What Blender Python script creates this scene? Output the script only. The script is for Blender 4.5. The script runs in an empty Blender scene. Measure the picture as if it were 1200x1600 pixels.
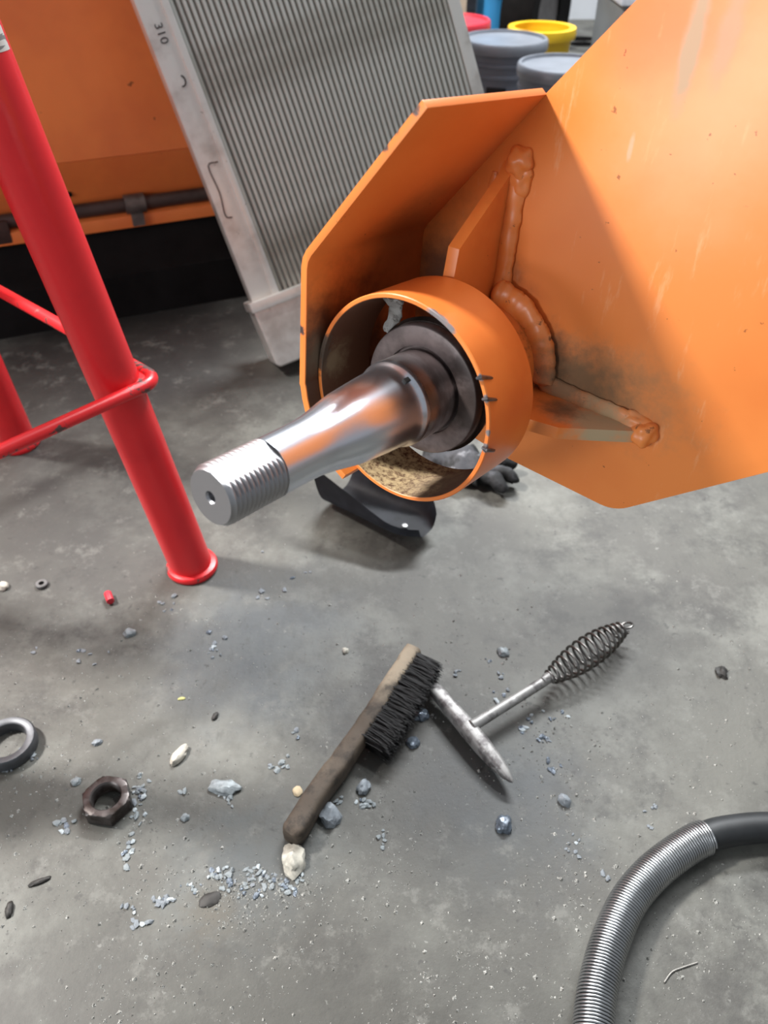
import bpy, bmesh, math, random
from mathutils import Vector, Matrix, noise
R = random.Random(7)
scn = bpy.context.scene
COL = scn.collection

# ------------------------------------------------------------------ camera
CAM_H, PITCH, FPX = 0.95, math.radians(40.5), 1256.0
cam = bpy.data.cameras.new('camera'); cam_o = bpy.data.objects.new('camera', cam); COL.objects.link(cam_o)
cam.sensor_fit = 'VERTICAL'; cam.sensor_height = 36.0; cam.lens = FPX / 1600 * 36.0
cam.clip_start = 0.02
cam_o.location = (0, 0, CAM_H); cam_o.rotation_euler = (math.pi / 2 - PITCH, 0, 0)
cam.dof.use_dof = True; cam.dof.focus_distance = 0.72; cam.dof.aperture_fstop = 8.0
scn.camera = cam_o

# ------------------------------------------------------------------ world, lights, exposure
scn.view_settings.view_transform = 'Standard'; scn.view_settings.look = 'None'
scn.view_settings.gamma = 1.0; scn.view_settings.use_curve_mapping = False
scn.view_settings.exposure = 0.08
w = bpy.data.worlds.new('workshop_air'); scn.world = w; w.use_nodes = True
w.node_tree.nodes['Background'].inputs['Color'].default_value = (0.86, 0.93, 1.0, 1)
w.node_tree.nodes['Background'].inputs['Strength'].default_value = 0.34

def lamp(name, loc, aim, size, size_y, power, color=(1, 1, 1)):
    l = bpy.data.lights.new(name, 'AREA'); l.shape = 'RECTANGLE'; l.size = size; l.size_y = size_y
    l.energy = power; l.color = color
    o = bpy.data.objects.new(name, l); COL.objects.link(o); o.location = loc
    o.rotation_euler = (Vector(aim) - Vector(loc)).to_track_quat('-Z', 'Y').to_euler()
    return o
lamp('ceiling_lamp_key', (-3.3, 1.45, 4.35), (0, 0.7, 0.3), 0.4, 0.6, 560, (1, 0.97, 0.93))
lamp('ceiling_lamp_rear', (0.9, 4.3, 4.2), (0.2, 1.2, 0), 2.6, 0.35, 400, (0.95, 0.98, 1))
lamp('spindle_fill_lamp', (1.5, 2.3, 4.6), (1.4, 2.2, 0), 2.0, 0.3, 90, (0.95, 0.98, 1))  # unseen overhead lamp, added for reflections on the stub axle
lamp('bay_door_daylight', (-5.0, -3.6, 1.9), (0.1, 0.6, 0.8), 2.6, 1.8, 165, (0.93, 0.97, 1))

# ------------------------------------------------------------------ pixel -> place helpers (1200 x 1600 frame)
FW = Vector((0, math.cos(PITCH), -math.sin(PITCH))); DN = Vector((0, -math.sin(PITCH), -math.cos(PITCH))); CO = Vector((0, 0, CAM_H))
def ray(x, y): return Vector((1, 0, 0)) * ((x - 600) / FPX) + DN * ((y - 800) / FPX) + FW
def onz(x, y, z=0.0):
    r = ray(x, y); return CO + r * ((z - CAM_H) / r.z)
def atz(x, y, z): return CO + ray(x, y) * z

# ------------------------------------------------------------------ object helpers
def link(name, mesh, mat=None, parent=None, smooth=None):
    o = bpy.data.objects.new(name, mesh); COL.objects.link(o)
    if mat and not mesh.materials: mesh.materials.append(mat)
    if parent: o.parent = parent
    return o
def done(name, bm, mat, parent=None, smooth=40, bevel=0, seg=2):
    bmesh.ops.recalc_face_normals(bm, faces=bm.faces)
    if bevel:
        ed = [e for e in bm.edges if len(e.link_faces) == 2 and e.calc_face_angle(0) > math.radians(25)]
        bmesh.ops.bevel(bm, geom=ed, offset=bevel, segments=seg, profile=0.7, affect='EDGES', clamp_overlap=True)
    me = bpy.data.meshes.new(name); bm.to_mesh(me); bm.free()
    if smooth:
        for p in me.polygons: p.use_smooth = True
        me.set_sharp_from_angle(angle=math.radians(smooth))
    return link(name, me, mat, parent)
def empty(name, loc=(0, 0, 0), rz=0):
    o = bpy.data.objects.new(name, None); COL.objects.link(o); o.location = loc; o.rotation_euler = (0, 0, rz)
    o.empty_display_size = 0.05; return o
def tag(o, label=None, cat=None, group=None, kind=None):
    if label: o['label'] = label
    if cat: o['category'] = cat
    if group: o['group'] = group
    if kind: o['kind'] = kind
    return o
def box(bm, c, s, mat=None):
    m = Matrix.Translation(Vector(c)) @ (mat or Matrix.Identity(4)) @ Matrix.Diagonal((s[0], s[1], s[2], 1))
    return bmesh.ops.create_cube(bm, size=1, matrix=m)
def lathe(bm, prof, seg=48, mat=None, close=False):
    """prof: list of (r, z) revolved about z"""
    rings = []
    for r, z in prof:
        if r < 1e-6: rings.append([bm.verts.new((0, 0, z))])
        else: rings.append([bm.verts.new((r * math.cos(2 * math.pi * k / seg), r * math.sin(2 * math.pi * k / seg), z)) for k in range(seg)])
    pairs = list(zip(rings, rings[1:]))
    if close: pairs.append((rings[-1], rings[0]))
    for a, b in pairs:
        for k in range(seg):
            j = (k + 1) % seg
            if len(a) == 1 and len(b) == 1: continue
            if len(a) == 1: bm.faces.new((a[0], b[k], b[j]))
            elif len(b) == 1: bm.faces.new((a[k], a[j], b[0]))
            else: bm.faces.new((a[k], a[j], b[j], b[k]))
    if mat: bmesh.ops.transform(bm, matrix=mat, verts=[v for r in rings for v in r])
def frames(pts, closed=False):
    n = len(pts); T = []
    for i in range(n):
        a = pts[(i - 1) % n] if closed or i > 0 else pts[i]; b = pts[(i + 1) % n] if closed or i < n - 1 else pts[i]
        T.append((b - a).normalized())
    u = T[0].orthogonal().normalized(); out = []
    for i in range(n):
        u = (u - T[i] * u.dot(T[i])).normalized(); out.append((T[i], u, T[i].cross(u)))
    return out
def tube(bm, pts, r, seg=12, closed=False, caps=True, up=None, sx=1, sy=1):
    pts = [Vector(p) for p in pts]; fr = frames(pts, closed); rings = []
    for i, p in enumerate(pts):
        t, u, v = fr[i]
        if up is not None:
            v = (Vector(up) - t * t.dot(Vector(up))).normalized(); u = v.cross(t)
        rr = r[i] if isinstance(r, (list, tuple)) else r
        rings.append([bm.verts.new(p + u * (rr * sx * math.cos(2 * math.pi * k / seg)) + v * (rr * sy * math.sin(2 * math.pi * k / seg))) for k in range(seg)])
    pr = list(zip(rings, rings[1:])) + ([(rings[-1], rings[0])] if closed else [])
    for a, b in pr:
        for k in range(seg):
            j = (k + 1) % seg; bm.faces.new((a[k], a[j], b[j], b[k]))
    if caps and not closed:
        bm.faces.new(rings[0][::-1]); bm.faces.new(rings[-1])
def prism(bm, poly, z0, z1):
    a = [bm.verts.new((x, y, z0)) for x, y in poly]; b = [bm.verts.new((x, y, z1)) for x, y in poly]
    n = len(poly); bm.faces.new(a[::-1]); bm.faces.new(b)
    for k in range(n):
        j = (k + 1) % n; bm.faces.new((a[k], a[j], b[j], b[k]))
def rounded(poly, rad, seg=6):
    """round the corners of a closed or open 2-D polyline: poly = [(x,y,r)]"""
    out = []; n = len(poly)
    for i, (x, y) in enumerate(poly):
        r = rad[i] if isinstance(rad, (list, tuple)) else rad
        p = Vector((x, y)); a = Vector(poly[i - 1]) - p; b = Vector(poly[(i + 1) % n]) - p
        if r <= 0: out.append((x, y)); continue
        a.normalize(); b.normalize()
        ang = a.angle(b); d = r / math.tan(ang / 2); c = p + (a + b).normalized() * (r / math.sin(ang / 2))
        p0 = p + a * d; p1 = p + b * d; v0 = p0 - c; v1 = p1 - c
        for k in range(seg + 1):
            t = k / seg; v = (v0 * (1 - t) + v1 * t).normalized() * r; out.append((c.x + v.x, c.y + v.y))
    return out
def smoothpath(P, n=8, closed=False):
    P = [Vector(p) for p in P]; out = []; m = len(P)
    for i in range(m if closed else m - 1):
        p0 = P[(i - 1) % m] if closed or i else P[0] * 2 - P[1]; p1 = P[i]; p2 = P[(i + 1) % m]
        p3 = P[(i + 2) % m] if closed or i + 2 < m else P[-1] * 2 - P[-2]
        for k in range(n):
            t = k / n
            out.append(0.5 * ((2 * p1) + (p2 - p0) * t + (2 * p0 - 5 * p1 + 4 * p2 - p3) * t * t + (3 * p1 - p0 - 3 * p2 + p3) * t ** 3))
    if not closed: out.append(P[-1])
    return out

# ------------------------------------------------------------------ materials
def srgb(r, g, b):
    f = lambda c: (c / 255 / 12.92) if c / 255 <= 0.04045 else ((c / 255 + 0.055) / 1.055) ** 2.4
    return (f(r), f(g), f(b), 1)
class Mat:
    def __init__(s, name, color, rough=0.5, metal=0.0, coord='Object', spec=0.5):
        s.m = bpy.data.materials.new(name); s.m.use_nodes = True; s.t = s.m.node_tree; s.n = s.t.nodes; s.l = s.t.links
        s.b = s.n['Principled BSDF']; s.b.inputs['Roughness'].default_value = rough; s.b.inputs['Metallic'].default_value = metal
        s.b.inputs['Specular IOR Level'].default_value = spec
        s.tc = s.n.new('ShaderNodeTexCoord'); s.co = s.tc.outputs[coord]
        rgb = s.n.new('ShaderNodeRGB'); rgb.outputs[0].default_value = color; s.c = rgb.outputs[0]
        rv = s.n.new('ShaderNodeValue'); rv.outputs[0].default_value = rough; s.r = rv.outputs[0]
        mv = s.n.new('ShaderNodeValue'); mv.outputs[0].default_value = metal; s.me = mv.outputs[0]
        s.h = None
    def noise(s, scale, detail=4, rough=0.6, stretch=None, seed=0.0):
        nd = s.n.new('ShaderNodeTexNoise'); nd.inputs['Scale'].default_value = scale
        nd.inputs['Detail'].default_value = detail; nd.inputs['Roughness'].default_value = rough
        mp = s.n.new('ShaderNodeMapping'); s.l.new(s.co, mp.inputs[0]); mp.inputs['Location'].default_value = (seed, seed * 1.7, seed * .3)
        if stretch: mp.inputs['Scale'].default_value = stretch
        s.l.new(mp.outputs[0], nd.inputs['Vector']); return nd.outputs['Fac']
    def ramp(s, f, lo, hi, a=0.0, b=1.0):
        r = s.n.new('ShaderNodeMapRange'); s.l.new(f, r.inputs[0]); r.interpolation_type = 'SMOOTHSTEP'
        for k, v in zip((1, 2, 3, 4), (lo, hi, a, b)): r.inputs[k].default_value = v
        return r.outputs[0]
    def math(s, op, a, b=None):
        m = s.n.new('ShaderNodeMath'); m.operation = op
        for i, v in enumerate((a, b)):
            if v is None: continue
            if isinstance(v, (int, float)): m.inputs[i].default_value = v
            else: s.l.new(v, m.inputs[i])
        return m.outputs[0]
    def spot(s, c, rad, soft=0.6, amp=0.5, nscale=None, stretch=(1, 1, 1), seed=0.0):
        """ragged spot mask around point c with radius rad; stretch scales each axis"""
        sub = s.n.new('ShaderNodeVectorMath'); sub.operation = 'SUBTRACT'; s.l.new(s.co, sub.inputs[0]); sub.inputs[1].default_value = c
        sc = s.n.new('ShaderNodeVectorMath'); sc.operation = 'MULTIPLY'; s.l.new(sub.outputs[0], sc.inputs[0]); sc.inputs[1].default_value = stretch
        ln = s.n.new('ShaderNodeVectorMath'); ln.operation = 'LENGTH'; s.l.new(sc.outputs[0], ln.inputs[0])
        nz = s.noise(nscale or 2.5 / rad, 6, 0.65, seed=seed + c[0] * 31)
        d = s.math('ADD', ln.outputs['Value'], s.math('MULTIPLY', s.math('SUBTRACT', nz, 0.5), rad * amp * 2))
        return s.ramp(d, rad * (1 - soft), rad * (1 + soft * 0.3), 1, 0)
    def mixv(s, a, b, f):
        m = s.n.new('ShaderNodeMix'); m.data_type = 'FLOAT'; s.l.new(f, m.inputs[0]); s.l.new(a, m.inputs[2])
        if isinstance(b, (int, float)): m.inputs[3].default_value = b
        else: s.l.new(b, m.inputs[3])
        return m.outputs[0]
    def over(s, color, fac, amount=1.0, rough=None, metal=None):
        if amount != 1: fac = s.math('MULTIPLY', fac, amount)
        m = s.n.new('ShaderNodeMix'); m.data_type = 'RGBA'; s.l.new(fac, m.inputs[0]); s.l.new(s.c, m.inputs[6])
        m.inputs[7].default_value = color; s.c = m.outputs[2]
        if rough is not None: s.r = s.mixv(s.r, rough, fac)
        if metal is not None: s.me = s.mixv(s.me, metal, fac)
        return s
    def bump(s, f, strength=0.3, dist=0.002):
        b = s.n.new('ShaderNodeBump'); b.inputs['Strength'].default_value = strength; b.inputs['Distance'].default_value = dist
        s.l.new(f, b.inputs['Height'])
        if s.h: s.l.new(s.h, b.inputs['Normal'])
        s.h = b.outputs[0]; return s
    def end(s):
        s.l.new(s.c, s.b.inputs['Base Color']); s.l.new(s.r, s.b.inputs['Roughness']); s.l.new(s.me, s.b.inputs['Metallic'])
        if s.h: s.l.new(s.h, s.b.inputs['Normal'])
        return s.m

def plain(name, color, rough=0.5, metal=0.0, var=0.25, scale=40, bump=0.15, spec=0.5):
    m = Mat(name, color, rough, metal, spec=spec)
    dark = tuple(c * (1 - var) for c in color[:3]) + (1,)
    n = m.noise(scale, 5); m.over(dark, m.ramp(n, 0.35, 0.7))
    if bump: m.bump(m.noise(scale * 3, 4), bump, 0.0006)
    return m.end()

ORANGE = (0.82, 0.245, 0.052, 1)
def orange(name):
    m = Mat(name, ORANGE, 0.34)
    n = m.noise(9, 3); m.over((0.78, 0.215, 0.043, 1), m.ramp(n, 0.4, 0.7))
    return m
# concrete floor (world = object coordinates)
m = Mat('concrete', srgb(85, 84, 78), 0.6)
m.over(srgb(70, 68, 64), m.ramp(m.noise(2.6, 7, 0.62), 0.36, 0.66))
m.over(srgb(105, 105, 99), m.ramp(m.noise(5.5, 8, 0.68, seed=3.1), 0.47, 0.66), 0.85)
m.over(srgb(52, 50, 47), m.ramp(m.noise(7.5, 9, 0.74, seed=7.7), 0.49, 0.66), 0.75)
m.over(srgb(84, 89, 93), m.spot((-0.20, 0.80, 0), 0.17, 0.9, 0.8), 0.6)
m.over(srgb(68, 73, 78), m.spot((0.16, 0.55, 0), 0.13, 0.9, 0.8), 0.6)
m.over(srgb(80, 87, 90), m.spot((-0.16, 0.45, 0), 0.10, 0.9, 0.9), 0.6)
m.over(srgb(87, 80, 67), m.spot((-0.20, 0.405, 0), 0.04, 0.9, 0.9), 0.7)
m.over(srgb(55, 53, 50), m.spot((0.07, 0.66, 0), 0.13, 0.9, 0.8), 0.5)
m.over(srgb(28, 28, 28), m.spot((-0.62, 1.72, 0), 0.55, 0.8, 0.5), 0.9, rough=0.45)  # oil stain, deepened to paint in the shade under the rear machine
m.over(srgb(48, 47, 46), m.spot((-0.60, 1.12, 0), 0.30, 0.9, 0.8), 0.6)  # oil-dark floor by the stand, with machine shade painted into it
m.over(srgb(53, 52, 47), m.spot((0.0, 0.16, 0), 0.46, 0.95, 0.7), 0.8)  # floor dirt, darkened further to paint in light falling off towards the camera
m.over(srgb(42, 40, 38), m.ramp(m.noise(55, 4, 0.65, seed=1.3), 0.64, 0.71), 0.6)
m.over(srgb(126, 126, 121), m.ramp(m.noise(85, 3, 0.6, seed=4.9), 0.67, 0.74), 0.5)
m.over(srgb(58, 57, 53), m.ramp(m.noise(30, 9, 0.78, stretch=(1, 0.5, 1), seed=9.0), 0.52, 0.68), 0.5)
m.over(srgb(107, 106, 101), m.ramp(m.noise(18, 9, 0.8, seed=12.0), 0.53, 0.66), 0.5)
m.bump(m.noise(14, 8, 0.65), 0.25, 0.004); m.bump(m.noise(160, 4, 0.7), 0.3, 0.0012)
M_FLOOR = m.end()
M_WALL = plain('painted_wall', srgb(186, 190, 196), 0.7, 0, 0.12, 3)

# ------------------------------------------------------------------ setting
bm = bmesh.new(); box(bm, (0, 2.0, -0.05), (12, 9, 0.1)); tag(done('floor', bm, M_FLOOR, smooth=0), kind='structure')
bm = bmesh.new(); box(bm, (0, 6.05, 1.5), (12, 0.1, 3.2)); tag(done('wall_back', bm, M_WALL, smooth=0), kind='structure')

# ------------------------------------------------------------------ the orange axle arm (local x right along plate, y up, z out along the spindle)
E1 = Vector((0.7765, -0.6301, 0)); E2 = Vector((0.0808, 0.0995, 0.9917)); DD = Vector((-0.6249, -0.7701, 0.1282))
AC = atz(621.3, 628.9, 0.6242)
arm = empty('axle_arm')
arm.matrix_world = Matrix(((E1.x, E2.x, DD.x, AC.x), (E1.y, E2.y, DD.y, AC.y), (E1.z, E2.z, DD.z, AC.z), (0, 0, 0, 1)))
tag(arm, 'orange painted steel axle arm plate carrying a bare polished stub axle', 'axle arm')
SP = -0.133                                                     # plate face
# side plate
m = orange('orange_plate_paint')
m.over((0.84, 0.40, 0.20, 1), m.spot((0.125, 0.235, SP), 0.085, 0.95, 0.5, 14, (1, 0.8, 1)), 0.6)  # pale pink glare on the upper plate, put into the colour
m.over((0.80, 0.15, 0.05, 1), m.spot((0.085, 0.262, SP), 0.05, 0.95, 0.5, 16, (0.8, 1, 1)), 0.55)
m.over(srgb(170, 154, 128), m.spot((0.1085, 0.250, SP), 0.026, 0.5, 0.5, 40, (3.4, 0.62, 1)), 0.8, rough=0.6)
m.over(srgb(172, 154, 130), m.spot((0.130, 0.262, SP), 0.022, 0.6, 0.6, 45, (2.6, 0.6, 1), 2), 0.6, rough=0.6)
m.over(srgb(206, 170, 140), m.spot((0.084, 0.186, SP), 0.008, 0.6, 0.6, 90, (3.5, 0.8, 1), 2), 0.7, rough=0.5)
m.over((0.86, 0.42, 0.2, 1), m.ramp(m.noise(26, 6, 0.7, stretch=(3.5, 0.6, 1), seed=5), 0.58, 0.72), 0.5)
m.over(srgb(150, 118, 80), m.spot((0.105, 0.006, SP), 0.05, 0.9, 0.9, 45, (0.6, 1.2, 1)), 0.6, rough=0.8)
m.over(srgb(116, 98, 74), m.spot((0.085, 0.008, SP), 0.036, 0.9, 0.9, 70, (0.6, 1.1, 1)), 0.8, rough=0.9)
m.over(srgb(70, 55, 40), m.spot((0.052, 0.02, SP), 0.028, 0.9, 0.8, 50), 0.8, rough=0.8)
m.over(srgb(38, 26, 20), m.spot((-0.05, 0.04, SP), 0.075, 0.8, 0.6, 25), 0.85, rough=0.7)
m.over(srgb(80, 40, 18), m.ramp(m.noise(130, 3, 0.6, seed=2), 0.71, 0.75), 0.6)
M_PLATE = m.bump(m.noise(60, 3), 0.08, 0.0006).end()
poly = [(-0.0877, 0.0967), (-0.0895, -0.012), (-0.070, -0.052), (-0.03, -0.080), (0.0344, -0.0902), (0.146, -0.0955), (0.2487, -0.0088), (0.42, 0.162), (0.42, 0.6), (0.345, 0.6)]
poly = rounded(poly, [0.004, 0.01, 0.02, 0.02, 0.03, 0.035, 0, 0, 0, 0])
bm = bmesh.new(); prism(bm, poly, SP - 0.010, SP); done('side_plate', bm, M_PLATE, arm, bevel=0.0009, seg=2)
# guard strip, bent round the end of the arm
m = orange('orange_guard_paint')
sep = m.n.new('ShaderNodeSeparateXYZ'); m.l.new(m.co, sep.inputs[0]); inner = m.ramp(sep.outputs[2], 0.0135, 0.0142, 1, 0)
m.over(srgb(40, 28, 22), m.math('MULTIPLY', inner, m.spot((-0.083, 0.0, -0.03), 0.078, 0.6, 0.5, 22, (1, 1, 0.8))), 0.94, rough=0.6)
m.over(srgb(96, 84, 66), m.math('MULTIPLY', inner, m.spot((-0.083, 0.012, -0.002), 0.022, 0.9, 0.9, 80)), 0.7, rough=0.9)
m.over(srgb(60, 32, 18), m.spot((-0.085, 0.085, -0.10), 0.07, 0.9, 0.5, 20), 0.6)
m.over(srgb(84, 60, 46), m.ramp(m.noise(60, 5, 0.7, seed=8), 0.69, 0.73), 0.8, rough=0.5)
for c in ((0.002, 0.207, 0.013), (-0.012, 0.194, 0.012), (-0.020, 0.183, 0.013), (-0.09, 0.035, 0.015)):
    m.over(srgb(96, 92, 92), m.spot(c, 0.0045, 0.5, 0.8, 300), 0.95, rough=0.4, metal=0.8)
M_GUARD = m.end()
out = [(0.0060, 0.2135), (-0.0867, 0.0990), (-0.0902, 0.0925), (-0.0915, 0.085), (-0.0905, -0.012)]
arc = [(0.0905 * math.cos(math.radians(a)), 0.0905 * math.sin(math.radians(a))) for a in range(189, 246, 7)]
OUT = [Vector(p) for p in out + arc]; T = 0.0062
def offs(P, t):
    Q = []
    for i, p in enumerate(P):
        a = (P[i] - P[i - 1]).normalized() if i else None; b = (P[i + 1] - P[i]).normalized() if i < len(P) - 1 else None
        d = a or b
        if a and b: d = (a + b).normalized()
        nrm = Vector((-d.y, d.x)); k = 1.0 if not (a and b) else 1 / max(0.5, d.dot(b)); Q.append(p + nrm * t * k)
    return Q
INN = offs(OUT, T)
bm = bmesh.new(); prism(bm, [tuple(p) for p in OUT] + [tuple(p) for p in INN[::-1]], SP - 0.001, 0.015)
done('guard_strip', bm, M_GUARD, arm, smooth=30, bevel=0.0009)
# hub tube
m = orange('orange_tube_paint'); m.over((0.72, 0.15, 0.028, 1), m.ramp(m.noise(20, 3), 0.3, 0.8), 0.6)
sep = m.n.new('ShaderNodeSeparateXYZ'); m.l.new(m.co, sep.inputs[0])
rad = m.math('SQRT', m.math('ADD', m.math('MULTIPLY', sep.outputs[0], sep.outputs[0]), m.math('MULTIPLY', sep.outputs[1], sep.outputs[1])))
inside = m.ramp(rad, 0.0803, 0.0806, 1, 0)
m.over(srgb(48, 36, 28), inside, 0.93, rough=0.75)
m.over(srgb(196, 174, 132), m.math('MULTIPLY', inside, m.math('MULTIPLY', m.spot((-0.012, -0.079, -0.03), 0.052, 0.5, 0.5, 40, (1, 1, 0.8)), m.ramp(m.noise(190, 8, 0.75, seed=3), 0.36, 0.60))), 0.85, rough=0.95)
m.over(srgb(128, 112, 86), m.math('MULTIPLY', inside, m.spot((-0.079, 0.004, -0.015), 0.02, 0.9, 0.9, 90)), 0.7, rough=0.95)
m.over(srgb(120, 104, 88), m.math('MULTIPLY', inside, m.spot((0.03, -0.072, -0.03), 0.035, 0.8, 0.6, 50)), 0.6)
for a, rr in ((74, .006), (68, .007), (62, .005), (34, .003), (23, .0035), (5, .003), (-4, .004), (166, .014), (170, .02)):
    c = (0.083 * math.cos(math.radians(a)), 0.083 * math.sin(math.radians(a)), 0.0)
    m.over(srgb(150, 148, 150) if a < 100 else srgb(72, 60, 50), m.spot(c, rr, 0.4, 0.7, 250, (1, 1, 2.2)), 0.95, rough=0.4, metal=0.7 if a < 100 else 0.0)
M_TUBE = m.end()
bm = bmesh.new()
lathe(bm, [(0.0801, -0.062), (0.0801, -0.02), (0.0801, -0.0008), (0.0809, 0), (0.0833, 0), (0.084, -0.0008), (0.084, -0.03), (0.084, -0.0615), (0.0835, -0.062)], 128, close=True)
done('hub_tube', bm, M_TUBE, arm)
# torn tack burrs on the tube lip
M_BURR = plain('torn_steel', srgb(120, 116, 118), 0.35, 0.9, 0.5, 300)
for a, ln in ((34, 0.016), (23, 0.012), (-4, 0.010)):
    ca, sa = math.cos(math.radians(a)), math.sin(math.radians(a)); bm = bmesh.new()
    tube(bm, [(0.0805 * ca, 0.0805 * sa, 0.001), (0.0842 * ca, 0.0842 * sa, 0.0015), (0.0855 * ca + 0.001, 0.0855 * sa - ln * .25, -ln * 0.6), (0.0845 * ca + .001, 0.0845 * sa - ln * .4, -ln)], [0.0012, 0.0018, 0.0013, 0.0004], 6)
    tag(done('burr', bm, M_BURR, arm), 'torn bright steel burr on the tube lip')
# boss behind the seal
m = Mat('grimy_steel', srgb(58, 46, 42), 0.5, 0.6); m.over(srgb(34, 26, 22), m.ramp(m.noise(60, 6), 0.4, 0.65)); m.over(srgb(120, 76, 40), m.ramp(m.noise(45, 6, seed=4), 0.62, 0.7), 0.5, rough=0.8, metal=0)
m.bump(m.noise(150, 5), 0.3, 0.001); M_GRIME = m.end()
bm = bmesh.new(); lathe(bm, [(0.03, -0.139), (0.0505, -0.139), (0.0505, -0.066), (0.03, -0.066)], 96, close=True); m = orange('orange_boss_paint'); m.over(srgb(70, 50, 36), m.ramp(m.noise(40, 6), 0.45, 0.62), 0.8, rough=0.8); done('boss_sleeve', bm, m.end(), arm)
bm = bmesh.new(); lathe(bm, [(0, -0.139), (0.050, -0.139), (0.050, -0.050), (0.0555, -0.048), (0.0565, -0.043), (0.054, -0.0405), (0, -0.0405)], 96)
done('boss', bm, M_GRIME, arm)
bm = bmesh.new(); lathe(bm, [(0.0340, -0.041), (0.0525, -0.041), (0.0532, -0.0405), (0.0532, -0.0308), (0.0526, -0.030), (0.0520, -0.0298), (0.0372, -0.0298), (0.0366, -0.0302), (0.0366, -0.0345), (0.0340, -0.0345)], 96, close=True)
m = Mat('seal_face', srgb(138, 124, 122), 0.42, 0.35); m.over(srgb(96, 84, 82), m.ramp(m.noise(30, 5), 0.35, 0.65)); m.over(srgb(52, 42, 38), m.ramp(m.noise(14, 6, seed=3), 0.5, 0.66), 0.8); tag(done('seal_ring', bm, m.end(), arm), 'dark turned steel seal ring')
# orange / bare patch pieces: grey smear of grease hanging inside the tube top
m = Mat('grey_grease', srgb(150, 146, 142), 0.5); m.over(srgb(60, 52, 48), m.ramp(m.noise(120, 5, 0.7), 0.5, 0.6), 0.8); M_GREASE = m.bump(m.noise(90, 5), 0.6, 0.004).end()
bm = bmesh.new()
pth = [(-0.046, 0.0630, -0.040), (-0.045, 0.055, -0.046), (-0.047, 0.046, -0.050), (-0.050, 0.036, -0.05), (-0.052, 0.028, -0.048)]
tube(bm, smoothpath(pth, 5), [0.0095 + 0.0012 * math.sin(k * .8) - 0.00025 * k for k in range(21)], 16, sy=0.35, up=(0, 0, 1))
for v in bm.verts: v.co += noise.noise_vector(v.co * 160) * 0.0022
tag(done('grease_smear', bm, M_GREASE, arm), 'pale grey grease smear inside the tube')
# gussets
m = orange('orange_gusset_paint'); m.over((0.70, 0.15, 0.03, 1), m.ramp(m.noise(30, 3), 0.4, 0.7), 0.5)
M_GUS = m.over(srgb(70, 50, 38), m.ramp(m.noise(50, 5, 0.7, seed=2), 0.68, 0.72), 0.7).end()
def gusset(axis_pts, thick, mat, vertical):
    bm = bmesh.new(); h = thick / 2
    prism(bm, axis_pts, -h, h)                     # poly in (radial, z) ; third axis = tangential
    M = Matrix(((0, 0, 1, 0), (1, 0, 0, 0), (0, 1, 0, 0), (0, 0, 0, 1))) if vertical else Matrix(((1, 0, 0, 0), (0, 0, -1, 0), (0, 1, 0, 0), (0, 0, 0, 1)))
    bmesh.ops.transform(bm, matrix=M, verts=bm.verts); return bm
bm = gusset([(0.049, SP), (0.160, SP), (0.152, -0.128), (0.1045, -0.068), (0.049, -0.062)], 0.0105, M_GUS, True)
bmesh.ops.translate(bm, vec=(-0.0105, 0, 0), verts=bm.verts); done('gusset', bm, M_GUS, arm, bevel=0.0008)
m = orange('orange_gusset_paint_dirty')
m.over(srgb(176, 160, 128), m.spot((0.122, -0.010, -0.112), 0.034, 0.7, 0.6, 70, (0.8, 1, 1)), 0.95, rough=0.95)
m.over(srgb(84, 68, 50), m.spot((0.086, -0.006, -0.11), 0.022, 0.9, 0.8, 60), 0.8, rough=0.9); M_GUS2 = m.end()
bm = gusset([(0.049, SP), (0.150, SP), (0.148, -0.122), (0.101, -0.080), (0.076, -0.0745), (0.049, -0.070)], 0.0105, M_GUS2, False)
bmesh.ops.translate(bm, vec=(0, -0.0165, 0), verts=bm.verts); tag(done('gusset', bm, M_GUS2, arm, bevel=0.0008), 'gusset dusted with tan grit')
# weld beads
def weld(pts, r, mat=None, amp=0.16, seg=12, label=None, n=9):
    P = smoothpath(pts, n); bm = bmesh.new(); N = len(P)
    rr = [r * (1 + amp * math.sin(k * 1.15) + R.uniform(-.04, .04)) * min(1, (0.25 + 0.25 * min(k, N - 1 - k)) ** 0.6) for k in range(N)]
    tube(bm, P, rr, seg, up=(0, 0, 1), sy=0.5)
    for v in bm.verts: v.co += noise.noise_vector(v.co * 100) * r * 0.10
    return done('weld_bead', bm, mat or M_WELD, arm, smooth=60)
m = orange('orange_weld_paint'); m.over((0.80, 0.26, 0.075, 1), m.ramp(m.noise(60, 4), 0.4, 0.6), 0.7)
m.over(srgb(96, 62, 36), m.ramp(m.noise(80, 6, 0.7, seed=6), 0.60, 0.68), 0.8, rough=0.7)
m.over(srgb(120, 100, 76), m.spot((0.078, 0.004, SP), 0.042, 0.9, 0.8, 70), 0.9, rough=0.9); m.over(srgb(172, 156, 124), m.spot((0.12, -0.008, SP), 0.026, 0.8, 0.8, 70), 0.85, rough=0.95); M_WELD = m.end()
def blob(c, r):
    bm = bmesh.new(); bmesh.ops.create_icosphere(bm, subdivisions=4, radius=1)
    for v in bm.verts: v.co = Vector((v.co.x * r[0], v.co.y * r[1], v.co.z * r[2])) * (1 + 0.26 * noise.noise(v.co * 1.5 + Vector(c) * 50)) + Vector(c)
    return done('weld_bead', bm, M_WELD, arm, smooth=80)
weld([(-0.0015, 0.160, SP + .001), (-0.0005, 0.13, SP + .0015), (0.0, 0.10, SP + .002), (0.0005, 0.075, SP + .002), (0.001, 0.054, SP + .002)], 0.0088, amp=.035)
weld([(-0.0225, 0.150, SP), (-0.0205, 0.11, SP), (-0.0205, 0.06, SP)], 0.0055, amp=.035)
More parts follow.
